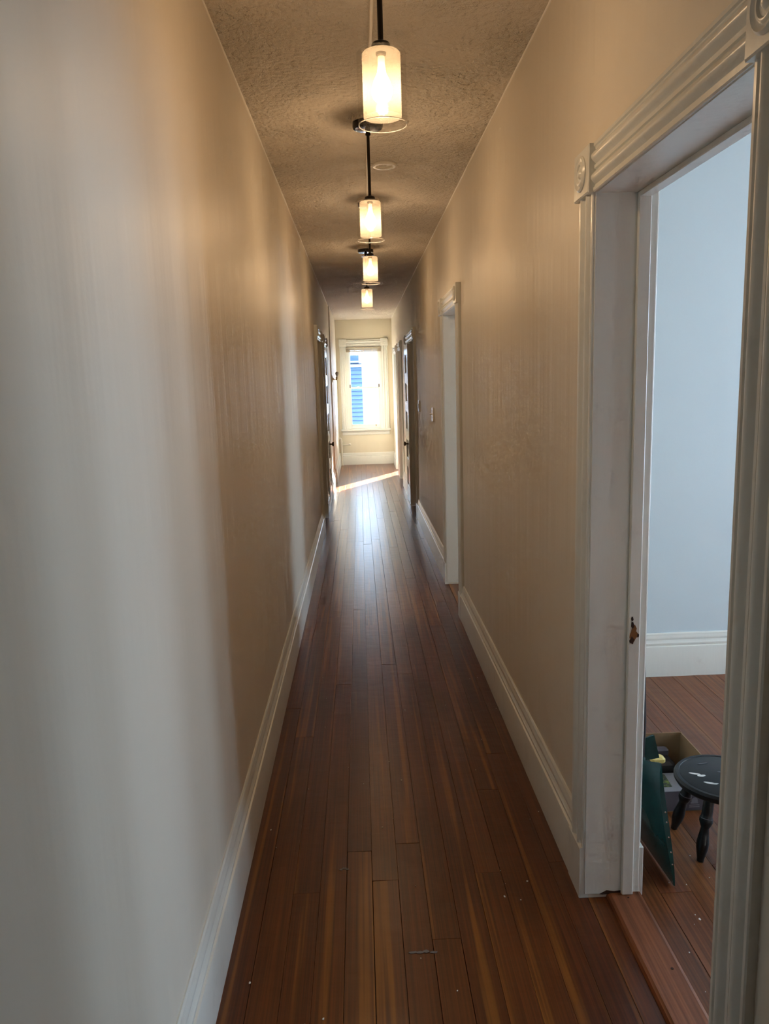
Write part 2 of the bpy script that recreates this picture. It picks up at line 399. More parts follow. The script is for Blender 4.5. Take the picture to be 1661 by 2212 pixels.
# ------------------------------------------------------------------ baseboards
BP = [(0, 0), (.026, 0), (.026, .160), (.024, .166), (.017, .168), (.017, .172), (.020, .176), (.020, .184), (.016, .190), (.013, .200), (.014, .206), (.013, .214), (.009, .222), (.008, .230), (.004, .236), (0, .236)]
FLAT = [(0, 0), (.028, 0), (.028, .166), (.025, .170), (0, .170)]
CW = .125
def base_run(m, x, s, a, b, prof=BP): m.sweep([(v, z) for v, z in prof], (x, a, 0), (x, b, 0), (s, 0, 0), (0, 0, 1))
m = MB()
ys = [BACK] + [v for d in (D1, D2, D3, D4, D5) for v in (d[0] - CW, d[1] + CW)] + [END]
for a, b in zip(ys[0::2], ys[1::2]):
    if b > a: base_run(m, WR, -1, a, b)
br = m.build('baseboard_right', 'trim', smooth=25)
tag(br, 'tall white moulded baseboard along the right hallway wall', 'baseboard', kind='structure')
for d in (D1, D2, D3, D4, D5):
    for a, b in ((d[0] - CW, d[0]), (d[1], d[1] + CW)):
        mm = MB(); base_run(mm, WR, -1, a, b, FLAT); mm.build('plinth', 'trim', br)
m = MB(); xs = [(BACK, L1[0] - CW), (L1[1] + CW, L2[0] - CW), (L2[1] + CW, 12.3)]
for a, b in xs: base_run(m, WL, 1, a, b)
base_run(m, WL + .018, 1, 12.3, END)
bl = m.build('baseboard_left', 'trim', smooth=25)
tag(bl, 'tall white moulded baseboard along the left hallway wall', 'baseboard', kind='structure')
for d in (L1, L2):
    for a, b in ((d[0] - CW, d[0]), (d[1], d[1] + CW)):
        mm = MB(); base_run(mm, WL, 1, a, b, FLAT); mm.build('plinth', 'trim', bl)
m = MB(); m.sweep([(v, z) for v, z in BP], (WL + .018, END, 0), (WR, END, 0), (0, -1, 0), (0, 0, 1))
tag(m.build('baseboard_end', 'trim', smooth=25), 'white moulded baseboard under the end window', 'baseboard', kind='structure')
m = MB(); m.sweep([(v, z) for v, z in BP], (RX, 3.86, 0), (R1, 3.86, 0), (0, -1, 0), (0, 0, 1))
tag(m.build('baseboard_room', 'trim', smooth=25), 'white moulded baseboard in the side room', 'baseboard', kind='structure')

# ------------------------------------------------------------------ casings and doors
def arc(u0, u1, v0, h, n=7):
    return [(u0 + (u1 - u0) * i / n, v0 + h * math.sin(math.pi * i / n)) for i in range(n + 1)]
CP = [(0, 0), (0, .017), (.003, .020), (.011, .020), (.014, .016), (.017, .016)] + arc(.019, .054, .014, .013) + [(.056, .013), (.058, .018), (.067, .018), (.069, .013)] + arc(.071, .106, .014, .013) + [(.108, .016), (.111, .016), (.114, .020), (.122, .020), (.125, .017), (.125, 0)]
def casing(parent, name, A, B, U, V):
    return MB().sweep(CP, A, B, U, V).build(name, 'trim', parent, smooth=35)
def corner_block(parent, org, U, V, W_, size=(.135, .122)):   # org: centre on wall, U along wall, V up, W_ out of wall
    U, V, W_ = map(Vector, (U, V, W_)); o = Vector(org); a, b = size[0] / 2, size[1] / 2; t = .034
    R = []
    for w_, i in ((0, 0), (t - .003, 0), (t, .003)):
        R.append([o + U * (su * (a - i)) + V * (sv * (b - i)) + W_ * w_ for su, sv in ((-1, -1), (1, -1), (1, 1), (-1, 1))])
    blk = MB().rings(R).build('corner_block', 'trim', parent)
    ro = [(.046, 0), (.046, .004), (.041, .008), (.036, .004), (.031, .0035), (.028, .007), (.024, .007), (.021, .003), (.013, .003), (.009, .008), (.004, .010), (0, .0105)]
    MB().lathe(ro, o + W_ * (t - .001), W_, 28).build('rosette', 'trim', blk, smooth=50)
def five_panel_leaf(parent, x, s, y0, y1, z0=.012, z1=2.06, t=.035, knob_y=None, knob_z=.80, key='door'):
    # x: face plane, s: direction out of the wall (towards the hall)
    xb = x - s * t; xa, xc = min(x, xb), max(x, xb); st = .105
    m = MB(); m.box(xa, xc, y0, y0 + st, z0, z1); m.box(xa, xc, y1 - st, y1, z0, z1)
    n = 5; rails = [.20, .12, .12, .12, .12, .115]; ph = (z1 - z0 - sum(rails)) / n; z = z0; spans = []
    for k, r in enumerate(rails):
        m.box(xa, xc, y0 + st, y1 - st, z, z + r); z += r
        if k < n: spans.append((z, z + ph)); z += ph
    leaf = m.build('door_leaf', key, parent)
    for a, b in spans:
        pm = MB(); xi = x - s * .014; mid = x - s * t
        pm.box(min(xi, mid), max(xi, mid), y0 + st, y1 - st, a, b)
        for q0, q1, c0, c1 in ((y0 + st, y0 + st + .012, a, b), (y1 - st - .012, y1 - st, a, b), (y0 + st, y1 - st, a, a + .012), (y0 + st, y1 - st, b - .012, b)):
            pm.box(min(xi, x - s * .004), max(xi, x - s * .004), q0, q1, c0, c1)
        pm.build('panel', key, leaf)
    if knob_y is not None:
        kp = [(.026, 0), (.026, .004), (.012, .007), (.009, .022), (.010, .036), (.026, .042), (.030, .052), (.026, .062), (.010, .066), (0, .0665)]
        MB().lathe(kp, (x, knob_y, knob_z), (s, 0, 0), 20).build('knob', 'knob', leaf, smooth=50)
        MB().bbox(min(x, x + s * .004), max(x, x + s * .004), knob_y - .022, knob_y + .022, knob_z - .13, knob_z + .04, .001).build('escutcheon', 'knob', leaf)
    return leaf
def doorway(name, label, x, s, d, depth_x, head_end=None, stop=True, far_block=True, casing_far=True):
    """x: hall face of wall, s: +1 left wall / -1 right wall (towards hall), d: (near,far)."""
    e = empty(name, (0, 0, 0)); tag(e, label, 'doorway', kind='structure')
    V = (s, 0, 0); a, b = d
    casing(e, 'side_casing', (x, a - CW, .168), (x, a - CW, HEAD), (0, 1, 0), V)
    if casing_far: casing(e, 'side_casing', (x, b, .168), (x, b, HEAD), (0, 1, 0), V)
    hb = head_end if head_end else b
    casing(e, 'head_casing', (x, a, HEAD - .002), (x, hb, HEAD - .002), (0, 0, 1), V)
    corner_block(e, (x, a - CW / 2, HEAD + .059), (0, 1, 0), (0, 0, 1), V)
    if far_block: corner_block(e, (x, hb + CW / 2, HEAD + .059), (0, 1, 0), (0, 0, 1), V)
    # lining of the opening
    x0, x1 = sorted((x + s * .012, depth_x)); jt = .016
    MB().bbox(x0, x1, b - .004, b + jt, .014, HEAD + jt, .001).build('jamb_board', 'trim', e)
    MB().bbox(x0, x1, a - jt, a + .004, .014, HEAD + jt, .001).build('jamb_board', 'trim', e)
    MB().bbox(x0, x1, a, b, HEAD - .004, HEAD + jt, .001).build('head_board', 'trim', e)
    if stop:
        xs0, xs1 = sorted((x - s * .100, x - s * .134)); st = .014
        MB().bbox(xs0, xs1, b - .004 - st, b - .004, .016, HEAD - .004, .002).build('door_stop', 'trim', e)
        MB().bbox(xs0, xs1, a + .004, a + .004 + st, .016, HEAD - .004, .002).build('door_stop', 'trim', e)
        MB().bbox(xs0, xs1, a + .004 + st, b - .004 - st, HEAD - .004 - st, HEAD - .004, .002).build('door_stop', 'trim', e)
    return e
d1 = doorway('door_1', 'nearest doorway on the right with chipped white jamb and no door', WR, -1, D1, RX + .012)
for y0, y1 in ((D1[1], D1[1] + .02), ):       # room-side casing edge
    MB().bbox(RX, RX + .018, y0 + .004, y0 + .12, 0, HEAD + .1, .002).build('room_casing', 'trim', d1)
    MB().bbox(RX, RX + .026, y0 - .002, y0 + .125, 0, .165, .002).build('room_plinth', 'trim', d1)
MB().bbox(RX, RX + .018, D1[0] - .12, D1[0] - .004, 0, HEAD + .1, .002).build('room_casing', 'trim', d1)
MB().bbox(RX, RX + .018, D1[0] - .12, D1[1] + .12, HEAD + .004, HEAD + .12, .002).build('room_head_casing', 'trim', d1)
# chipped strike hole in the near jamb
def chip(parent, pts, y, th, key, name):
    MB().rings([[(px, y, pz) for px, pz in pts], [(px, y - th, pz) for px, pz in pts]]).build(name, key, parent)
def blob(cx, cz, rx, rz, n=14, j=.35):
    return [(cx + math.cos(6.283 * i / n) * rx * random.uniform(1 - j, 1 + j), cz + math.sin(6.283 * i / n) * rz * random.uniform(1 - j, 1 + j)) for i in range(n)]
YJ = D1[1] - .0045
chip(d1, blob(.771, .858, .011, .022), YJ - .0135, .0012, 'bare_wood', 'chipped_wood')
chip(d1, blob(.766, .838, .006, .010), YJ - .0140, .0012, 'dark_wood', 'chipped_wood')
chip(d1, blob(.767, .884, .004, .009), YJ - .0140, .0012, 'dark_wood', 'chipped_wood')
chip(d1, blob(.766, .902, .003, .006), YJ - .0140, .0012, 'dark_wood', 'chipped_wood')
chip(d1, blob(.784, .852, .003, .006), YJ - .0140, .0012, 'dark_wood', 'chipped_wood')
chip(d1, [(.690, .014), (.712, .026), (.735, .022), (.765, .024), (.765, .013), (.70, .013)], YJ, .0015, 'dark_wood', 'broken_foot')
th = MB()
TP = [(0, 0), (.004, .012), (.012, .016), (.098, .016), (.106, .013), (.110, 0)]
th.sweep(TP, (.712, D1[0], 0), (.712, D1[1] + .006, 0), (1, 0, 0), (0, 0, 1))
t = th.build('threshold', 'oak', d1); t['label'] = 'lighter red oak threshold strip'
MB().lathe([(.004, 0), (.004, .0008), (0, .0009)], (.79, 1.80, .0158), n=10).build('nail_hole', 'dark_wood', d1)
MB().lathe([(.003, 0), (.003, .0008), (0, .0009)], (.772, 2.09, .0158), n=10).build('nail_hole', 'dark_wood', d1)
d2 = doorway('door_2', 'second doorway on the right beside the light switch', WR, -1, D2, RX + .012)
MB().bbox(RX, RX + .018, D2[1] + .004, D2[1] + .12, 0, HEAD + .1, .002).build('room_casing', 'trim', d2)
d3 = doorway('door_3', 'third doorway on the right with a panelled door folded back', WR, -1, D3, RX, head_end=10.42, casing_far=False)
casing(d3, 'side_casing', (WR, 10.42, .168), (WR, 10.42, HEAD), (0, 1, 0), (-1, 0, 0))
five_panel_leaf(d3, WR - .040, -1, 9.79, 10.46, knob_y=9.88, t=.034)
five_panel_leaf(d3, RX - .042, -1, D3[0] + .005, D3[1] - .005, key='door')
d4 = doorway('door_4', 'fourth doorway on the right before the sunny room', WR, -1, D4, RX)
five_panel_leaf(d4, RX - .042, -1, D4[0] + .005, D4[1] - .005)
d5 = doorway('door_5', 'last doorway on the right beside the end window', WR, -1, D5, RX + .012, stop=False)
d6 = doorway('door_6', 'first doorway on the left with deep brown lining', WL, 1, L1, WL - .15)
five_panel_leaf(d6, WL - .11, 1, L1[0] + .005, L1[1] - .005)
d7 = doorway('door_7', 'left doorway with a closed five panel door', WL, 1, L2, WL - .15, stop=False)
five_panel_leaf(d7, WL + .022, 1, L2[0] + .004, L2[1] - .004, knob_y=L2[1] - .36)

# ------------------------------------------------------------------ end window
w = empty('window_1', (0, END, 0)); tag(w, 'tall white sash window at the end of the hallway', 'window', kind='structure')
OX0, OX1, OZ0, OZ1 = -.232, .442, .70, 2.285
casing(w, 'side_casing', (OX0 - CW, 0, OZ0), (OX0 - CW, 0, OZ1), (1, 0, 0), (0, -1, 0))
casing(w, 'side_casing', (OX1, 0, OZ0), (OX1, 0, OZ1), (1, 0, 0), (0, -1, 0))
casing(w, 'head_casing', (OX0, 0, OZ1), (OX1, 0, OZ1), (0, 0, 1), (0, -1, 0))
for cx in (OX0 - CW / 2, OX1 + CW / 2): corner_block(w, (cx, 0, OZ1 + .068), (1, 0, 0), (0, 0, 1), (0, -1, 0), (.140, .140))
MB().bbox(OX0 - .15, OX1 + .15, -.075, .03, OZ0 - .032, OZ0, .004).build('stool', 'trim', w)
MB().sweep([(0, 0), (.016, .004), (.02, .03), (.015, .045), (.024, .07), (.02, .085), (0, .085)], (OX0 - .125, 0, OZ0 - .117), (OX1 + .125, 0, OZ0 - .117), (0, -1, 0), (0, 0, 1)).build('apron', 'trim', w, smooth=30)
for xx in (OX0 + .017, OX1 - .017):
    MB().bbox(xx - .017, xx + .017, -.004, .14, OZ0, OZ1, .002).build('window_jamb', 'trim', w)
    MB().bbox(xx - .017 if xx < 0 else xx - .030, xx + .030 if xx < 0 else xx + .017, .004, .022, OZ0, OZ1, .002).build('inner_stop', 'trim', w)
MB().bbox(OX0, OX1, -.004, .14, OZ1 - .017, OZ1 + .02, .002).build('window_jamb', 'trim', w)
MB().bbox(OX0, OX1, .02, .16, OZ0 - .02, OZ0 + .012, .002).build('sill', 'trim', w)
SX0, SX1 = OX0 + .034, OX1 - .034
def sash(y, z0, z1, bot, top, name):
    m = MB(); t = .017; st = .040
    m.bbox(SX0, SX0 + st, y - t, y + t, z0, z1, .002); m.bbox(SX1 - st, SX1, y - t, y + t, z0, z1, .002)
    m.bbox(SX0 + st, SX1 - st, y - t, y + t, z0, z0 + bot, .002); m.bbox(SX0 + st, SX1 - st, y - t, y + t, z1 - top, z1, .002)
    s_ = m.build(name, 'trim', w)
    MB().box(SX0 + st - .005, SX1 - st + .005, y - .0015, y + .0015, z0 + bot - .005, z1 - top + .005).build('pane', 'glass', s_)
    return s_
ls = sash(.045, OZ0 + .012, 1.512, .075, .036, 'lower_sash')
us = sash(.085, 1.476, OZ1 - .017, .036, .05, 'upper_sash')
for xx in (-.02, .21): MB().lathe([(.018, 0), (.018, .006), (.012, .012), (0, .013)], (xx, .045, 1.512), n=14).build('sash_lock', 'plastic_white', ls, smooth=50)
for xx in (SX0 + .02, SX1 - .02): MB().bbox(xx - .012, xx + .012, .022, .034, 1.50, 1.56, .002).build('sash_guide', 'knob', us)
MB().bbox(.30, .315, .020, .028, .745, .785, .002).build('sash_lift', 'brass', ls)
b = empty('window_blind', (0, END, 0)); tag(b, 'tan blind drawn up tight at the top of the end window', 'blind')
MB().bbox(OX0 + .002, OX1 - .002, -.035, .003, 2.245, 2.268, .003).build('headrail', 'blind', b)
zz = 2.236
for k in range(7):
    MB().bbox(OX0 + .004, OX1 - .004, -.032, .001, zz - .0045, zz, .001).build('slat', 'blind', b); zz -= .0062
MB().bbox(OX0 + .003, OX1 - .003, -.034, .002, zz - .016, zz, .003).build('bottom_rail', 'blind', b)
for xx in (-.06, .105, .27): MB().bbox(xx - .006, xx + .006, -.0375, -.0355, zz - .014, 2.262, .0005).build('lift_tape', 'cord', b)

# ------------------------------------------------------------------ pendant lamps
def make_lamp():
    e = empty('pendant_lamp', (0, 0, CH))
    MB().lathe([(.072, 0), (.074, -.004), (.074, -.020), (.070, -.024), (0, -.024)], n=36).build('mounting_plate', 'ceiling', e, smooth=40)
    MB().lathe([(.066, -.024), (.069, -.026), (.070, -.044), (.066, -.050), (.056, -.052), (0, -.052)], n=36).build('canopy', 'black_gloss', e, smooth=40)
    MB().lathe([(.013, -.050), (.013, -.060), (.009, -.064), (.012, -.070), (.012, -.078), (.007, -.082), (0, -.082)], n=16).build('swivel', 'black_metal', e, smooth=40)
    MB().lathe([(.0072, -.07), (.0072, -.345)], n=14).build('rod', 'black_metal', e, smooth=40)
    MB().lathe([(.008, -.338), (.012, -.342), (.022, -.345), (.024, -.349), (.0245, -.357), (.034, -.362), (.035, -.366), (0, -.366)], n=28).build('socket_cap', 'black_metal', e, smooth=40)
    g = MB().lathe([(.030, -.3655), (.0590, -.3655), (.0625, -.369), (.0625, -.5375)], n=48, cap=False).build('glass_cylinder', 'lamp_glass', e, smooth=40)
    MB().lathe([(.0626, -.5360), (.0630, -.5378), (.0612, -.5384), (.0602, -.5372)], n=48, cap=False).build('glass_rim', 'rim_glass', g, smooth=60)
    MB().lathe([(.012, -.3672), (.046, -.3672), (.049, -.371), (.049, -.519)], n=40, cap=False).build('frosted_shade', 'frosted', e, smooth=40)
    MB().lathe([(.013, -.366), (.013, -.373), (.010, -.376)], n=16).build('socket', 'black_metal', e, smooth=40)
    MB().lathe([(0, -.486), (.012, -.4835), (.022, -.475), (.027, -.462), (.027, -.452), (.021, -.434), (.012, -.416), (.009, -.395), (.009, -.375)], n=18).build('bulb', 'bulb', e, smooth=60)
    ld = bpy.data.lights.new('bulb_filament', 'POINT'); ld.energy = BULB_WATTS; ld.color = (1, .70, .42); ld.shadow_soft_size = .016
    lo = bpy.data.objects.new('bulb_filament', ld); COL.objects.link(lo); lo.parent = e; lo.location = (0, 0, -.458)
    return e
M['rim_glass'] = mat('bright_glass_rim', (.86, .86, .84), .08, 0, .8); bsdf(M['rim_glass']).inputs['Transmission Weight'].default_value = .6
lamp = make_lamp()
LAMPS = [(.084, 2.10, 'pendant lamp nearest the viewer, frosted shade in a clear glass cylinder'), (.079, 3.72, 'second pendant lamp from the viewer along the hallway ceiling'),
         (.102, 5.30, 'third pendant lamp from the viewer along the hallway ceiling'), (.098, 7.10, 'farthest of the four lit pendant lamps')]
for i, (x, y, lab) in enumerate(LAMPS):
    l = lamp if i == 0 else copy_tree(lamp)
    l.location = (x, y, CH); tag(l, lab, 'lamp', 'pendant lamps down the hallway')

# ------------------------------------------------------------------ ceiling fittings
rw = empty('wire_raceway', (.0, 0, CH)); tag(rw, 'painted wire cover strip running along the ceiling between the lamps', 'wire cover')
for a, b_ in ((.2, 2.025), (2.175, 3.645), (3.795, 5.225)):
    xa = .078 + .003 * a / 2; xb = .078 + .004 * b_
    MB().sweep([(-.008, 0), (-.007, -.007), (-.004, -.009), (.004, -.009), (.007, -.007), (.008, 0)], (.080, a, 0), (.082 if b_ < 4 else .095, b_, 0), (1, 0, 0), (0, 0, 1)).build('cover_strip', 'raceway', rw)
cpl = empty('ceiling_cover_plate', (.181, 4.50, CH)); tag(cpl, 'round painted cover plate on the ceiling past the first lamp', 'cover plate')
MB().lathe([(.068, 0), (.068, -.008), (.062, -.013), (.050, -.013), (.044, -.008), (.044, -.002), (0, -.002)], n=36).build('ring', 'trim_cap', cpl, smooth=35)
MB().bbox(-.03, .012, -.028, .004, -.010, -.002, .002).build('blank_insert', 'ceiling', cpl)

# ------------------------------------------------------------------ wall fittings
def switch(y, z0, z1, label, toggle=True):
    e = empty('light_switch', (WR, y, (z0 + z1) / 2)); tag(e, label, 'switch', 'light switches on the right wall')
    h = (z1 - z0) / 2
    MB().bbox(-.015, 0, -.036, .036, -h, h, .003).build('plate', 'plastic_white', e)
    for q in (-.03, .03): MB().lathe([(.004, 0), (.004, .0012), (0, .0015)], (-.015, 0, q * 1.2), (-1, 0, 0), 10).build('screw', 'plastic_white', e)
    if toggle: MB().bbox(-.036, -.014, -.005, .005, -.002, .010, .002).build('toggle', 'plastic_white', e)
    else: MB().bbox(-.020, -.014, -.012, .012, -.025, .025, .002).build('rocker', 'plastic_white', e)
switch(6.85, 1.235, 1.36, 'white toggle switch on the right wall beside the second doorway')
switch(8.42, 1.265, 1.385, 'white wall switch farther along, next to the third doorway', False)
ol = empty('wall_outlet', (WR, 14.6, .34)); tag(ol, 'small cream wall outlet low on the right near the end wall', 'outlet')
MB().bbox(-.008, 0, -.035, .035, -.057, .057, .002).build('plate', 'pipe', ol)
for q in (-.02, .02): MB().bbox(-.012, -.007, -.014, .014, q - .013, q + .013, .002).build('socket', 'pipe', ol)
sc = empty('wall_sconce', (WL + .018, 12.42, 1.665)); tag(sc, 'small brass wall sconce with a bare bulb on the left wall', 'sconce')
MB().lathe([(.022, 0), (.055, .0), (.056, .004), (.048, .010), (.022, .016), (.012, .030), (0, .031)], (0, 0, 0), (1, 0, 0), 24).build('back_plate', 'brass', sc, smooth=50)
MB().tube([(.01, 0, .0), (.03, 0, -.012), (.05, 0, -.016), (.066, 0, -.008), (.07, 0, .012)], [.007, .007, .007, .009, .012], 10).build('arm', 'brass', sc, smooth=60)
MB().lathe([(.010, -.024), (.012, -.006), (.017, .004), (.016, .030), (.012, .034)], (.07, 0, .0), (.12, 0, 1), 16).build('socket', 'brass', sc, smooth=50)
MB().lathe([(.012, .032), (.015, .045), (.027, .072), (.030, .086), (.026, .104), (.014, .114), (0, .116)], (.07, 0, 0), (.12, 0, 1), 18).build('bulb', 'bulb_off', sc, smooth=60)
rp = empty('radiator_pipe', (-.385, END - .06, 0)); tag(rp, 'cream painted heating pipe in the left corner below the window', 'pipe')
MB().tube([(0, 0, 0), (0, 0, .48), (-.004, 0, .515), (-.022, 0, .53), (-.04, 0, .53)], .018, 12).build('riser', 'pipe', rp, smooth=50)
MB().lathe([(.034, 0), (.034, .006), (.020, .010), (.018, .012)], n=18).build('floor_collar', 'pipe', rp, smooth=40)
MB().lathe([(.024, .45), (.025, .455), (.025, .485), (.022, .49)], n=14).build('elbow_fitting', 'pipe', rp, smooth=40)
MB().tube([(0, 0, .395), (.16, 0, .408)], .009, 10).build('branch', 'pipe', rp, smooth=50)
MB().lathe([(.010, .15), (.017, .155), (.017, .178), (.008, .185), (0, .186)], (0, 0, .396), (1, 0, .08), 12).build('valve', 'pipe', rp, smooth=40)

# ------------------------------------------------------------------ things in the side room
st = empty('step_stool', (1.185, 2.365, 0)); tag(st, 'low round black wooden stool with turned legs and paint drips', 'stool')
SZ, SR = .25, .155
seat = MB().lathe([(SR - .020, SZ - .030), (SR - .006, SZ - .026), (SR, SZ - .016), (SR, SZ - .008), (SR - .006, SZ), (SR - .016, SZ + .0005), (SR - .018, SZ - .001), (SR - .021, SZ + .0005), (0, SZ + .0005)], n=48).build('seat', 'stool', st, smooth=35)
random.seed(3)
for (px, py, rx, ry) in ((-.088, .02, .022, .006), (-.070, .005, .014, .007), (-.062, -.045, .020, .006), (-.048, -.052, .010, .004), (-.03, -.058, .005, .003), (-.03, .085, .018, .003), (.01, .02, .02, .004)):
    a = random.uniform(-.6, .2); pts = []
    for i in range(9):
        q = 6.283 * i / 9; ux, uy = math.cos(q) * rx * random.uniform(.6, 1.2), math.sin(q) * ry * random.uniform(.6, 1.2)
        pts.append((px + ux * math.cos(a) - uy * math.sin(a), py + ux * math.sin(a) + uy * math.cos(a)))
    MB().rings([[(u, v, SZ) for u, v in pts], [(u, v, SZ + .0014) for u, v in pts]]).build('paint_drip', 'flake' if rx > .008 and px < -.04 else 'silver_print', seat)
for ax, ay in ((-.118, .098), (-.108, -.093), (.112, -.098), (.112, .10)):
    top = Vector((ax * .62, ay * .62, SZ - .022)); bot = Vector((ax, ay, 0)); d = (bot - top); ln = d.length
    prof = [(.013, 0), (.017, .03), (.0175, .075), (.018, .083), (.021, .088), (.022, .10), (.017, .113), (.013, .121), (.016, .145), (.020, .170), (.019, .190), (.014, .215), (.012, ln - .012), (.011, ln)]
    prof = [p for p in prof if p[1] <= ln - .012 or p[1] == ln]
    lg = MB().lathe(prof, top, d, 18).build('leg', 'stool', st, smooth=45)
    MB().lathe([(.0206, .0865), (.0214, .0882), (.0212, .0890)], top, d, 18, cap=False).build('worn_ring', 'silver_print', lg)
random.seed(11)
bx = empty('storage_box', (1.10, 2.68, 0)); tag(bx, 'open cardboard box with grey printed outside behind the stool', 'box')
hx, hy, hb, tk = .125, .115, .20, .004
def panel(x0, x1, y0, y1, z1, name): return MB().box(x0, x1, y0, y1, .002, z1).build(name, 'kraft', bx)
panel(-hx - .06, hx, hy - tk, hy, hb, 'back_wall'); panel(hx - tk, hx, -hy + .012, hy - tk, hb, 'side_wall'); panel(-hx - .06, -hx - .06 + tk, -hy, hy, hb, 'side_wall')
MB().box(-hx - .06, hx, -hy, hy, 0, .004).build('bottom', 'kraft', bx)
fwl = MB().box(-hx - .06, hx, -hy, -hy + tk, .002, .080).build('front_wall', 'silver_print', bx)
MB().box(hx, hx + .001, -hy, hy, .002, .079).build('printed_side', 'silver_print', bx)
for a, b_, z in ((.070, .098, .030), (.066, .104, .022), (.066, .104, .015)):
    MB().box(a, b_, -hy - .0012, -hy, z, z + (.006 if z > .025 else .003)).build('printed_line', 'white_print', fwl)
MB().lathe([(.012, 0), (.012, .001), (0, .0011)], (.085, -hy, .042), (0, -1, 0), 12).build('printed_mark', 'white_print', fwl)
lf = empty('seed_leaflet', (1.09, 2.63, .08)); tag(lf, 'white carton with a green leaf picture inside the printed box', 'carton')
MB().rings([[(-.11, -.058, -.06), (.08, -.058, -.06), (.08, .05, -.06), (-.11, .05, -.06)], [(-.11, -.060, 0), (.08, -.060, 0), (.08, .048, .012), (-.11, .048, .012)]]).build('carton_body', 'white_print', lf)
MB().rings([[(-.105, -.035, .0032), (.022, -.035, .0032), (.022, .040, .0116), (-.105, .040, .0116)], [(-.105, -.035, .0042), (.022, -.035, .0042), (.022, .040, .0126), (-.105, .040, .0126)]]).build('leaf_picture', 'leaf_print', lf)
ap = empty('black_case', (1.08, 2.725, .004)); tag(ap, 'black case with grey lid standing in the printed box', 'case')
MB().bbox(-.14, .085, -.038, .055, 0, .125, .012).build('case_body', 'plastic_black', ap)
MB().bbox(-.14, .080, .020, .054, .120, .150, .006).build('case_lid', 'silver_print', ap)
yg = MB().bbox(-.03, .022, -.02, .02, 0, .028, .008).build('yellow_tool_grip', 'yellow', None, loc=(1.075, 2.640, .158)); tag(yg, 'small yellow grip poking out of the printed box', 'tool')
# green snow shovel leaning on the wall behind the jamb
sv = empty('snow_shovel', (.90, 2.36, 0)); tag(sv, 'dark green plastic snow shovel leaning behind the door jamb', 'shovel')
m = MB(); NU, NV = 12, 12
def blade(u, v, off=0.0):        # u: 0 at the free edge .. 1 towards the wall, v: 0 floor .. 1 top
    bot = Vector((.038, -.208 + .30 * u, .004)); bot.x -= .014 * u
    top = Vector((.009 - .085 * u, -.140 + .03 * u, .385))
    w_ = v * v * (3 - 2 * v) * .5 + v * .5
    p = bot.lerp(top, w_); p.z = .004 + .381 * v
    p.x -= .030 * math.sin(math.pi * v) * math.sin(math.pi * min(1, .10 + .9 * u)); p.y += .05 * math.sin(math.pi * v) * math.sin(math.pi * u) + off
    return tuple(p)
fr_ = [[blade(i / NU, j / NV) for i in range(NU + 1)] for j in range(NV + 1)]
bk_ = [[blade(i / NU, j / NV, .004) for i in range(NU + 1)] for j in range(NV + 1)]
idx = lambda i, j, k: k * (NU + 1) * (NV + 1) + j * (NU + 1) + i
vs_ = [p for r in fr_ for p in r] + [p for r in bk_ for p in r]; fs_ = []
for j in range(NV):
    for i in range(NU):
        fs_.append((idx(i, j, 0), idx(i + 1, j, 0), idx(i + 1, j + 1, 0), idx(i, j + 1, 0))); fs_.append((idx(i, j, 1), idx(i, j + 1, 1), idx(i + 1, j + 1, 1), idx(i + 1, j, 1)))
for i in range(NU):
    fs_.append((idx(i, 0, 0), idx(i, 0, 1), idx(i + 1, 0, 1), idx(i + 1, 0, 0))); fs_.append((idx(i, NV, 0), idx(i + 1, NV, 0), idx(i + 1, NV, 1), idx(i, NV, 1)))
for j in range(NV):
    fs_.append((idx(0, j, 0), idx(0, j + 1, 0), idx(0, j + 1, 1), idx(0, j, 1))); fs_.append((idx(NU, j, 0), idx(NU, j, 1), idx(NU, j + 1, 1), idx(NU, j + 1, 0)))
m.add(vs_, fs_); bld = m.build('blade', 'green', sv, smooth=50)
m = MB(); R = []
for j in range(NV + 1):
    v = j / NV; wdt = .003 + .013 * math.sin(math.pi * min(1, v * .95 + .02)) ; p = Vector(blade(0, v)); q = p + Vector((wdt, -.004, 0))
    R.append([p, q, q + Vector((0, .003, 0)), p + Vector((0, .003, 0))])
fl_ = m.rings(R).build('side_flange', 'green', bld)
for v in (.18, .28, .40, .52, .60):
    p = Vector(blade(0, v)); wdt = .003 + .013 * math.sin(math.pi * min(1, v * .95 + .02))
    MB().lathe([(.0028, 0), (.0022, .0014), (0, .0018)], p + Vector((wdt * .6, -.0030, 0)), (0, -1, 0), 8).build('rivet', 'rivet', fl_)
MB().rings([[(-.012, -.060, .352), (.040, -.060, .360), (.036, -.052, .360), (-.012, -.052, .352)], [(-.020, -.062, .428), (.020, -.062, .441), (.017, -.056, .441), (-.020, -.056, .428)]]).build('back_rib', 'green', sv)
MB().tube([(-.022, -.055, .33), (-.027, -.078, .50), (-.055, -.07, 1.25)], .0125, 14).build('handle', 'plastic_black', sv, smooth=50)
MB().lathe([(.015, 0), (.0165, .004), (.0165, .040), (.014, .046)], (-.021, -.052, .325), (-.03, -.13, 1), 16).build('ferrule', 'green', sv, smooth=50)
cd = empty('coiled_cord', (1.02, 3.02, 0)); tag(cd, 'pale coiled cord lying behind the printed box', 'cord')
for k in range(5):
    r0 = .10 - .008 * k; pts = [(math.cos(6.283 * i / 24) * r0 + .01 * math.sin(k), math.sin(6.283 * i / 24) * (r0 + .03) + .012 * math.cos(k * 2), .006 + .009 * k + .003 * math.sin(i)) for i in range(25)]
    MB().tube(pts, .0045, 6).build('coil', 'cord', cd, smooth=60)

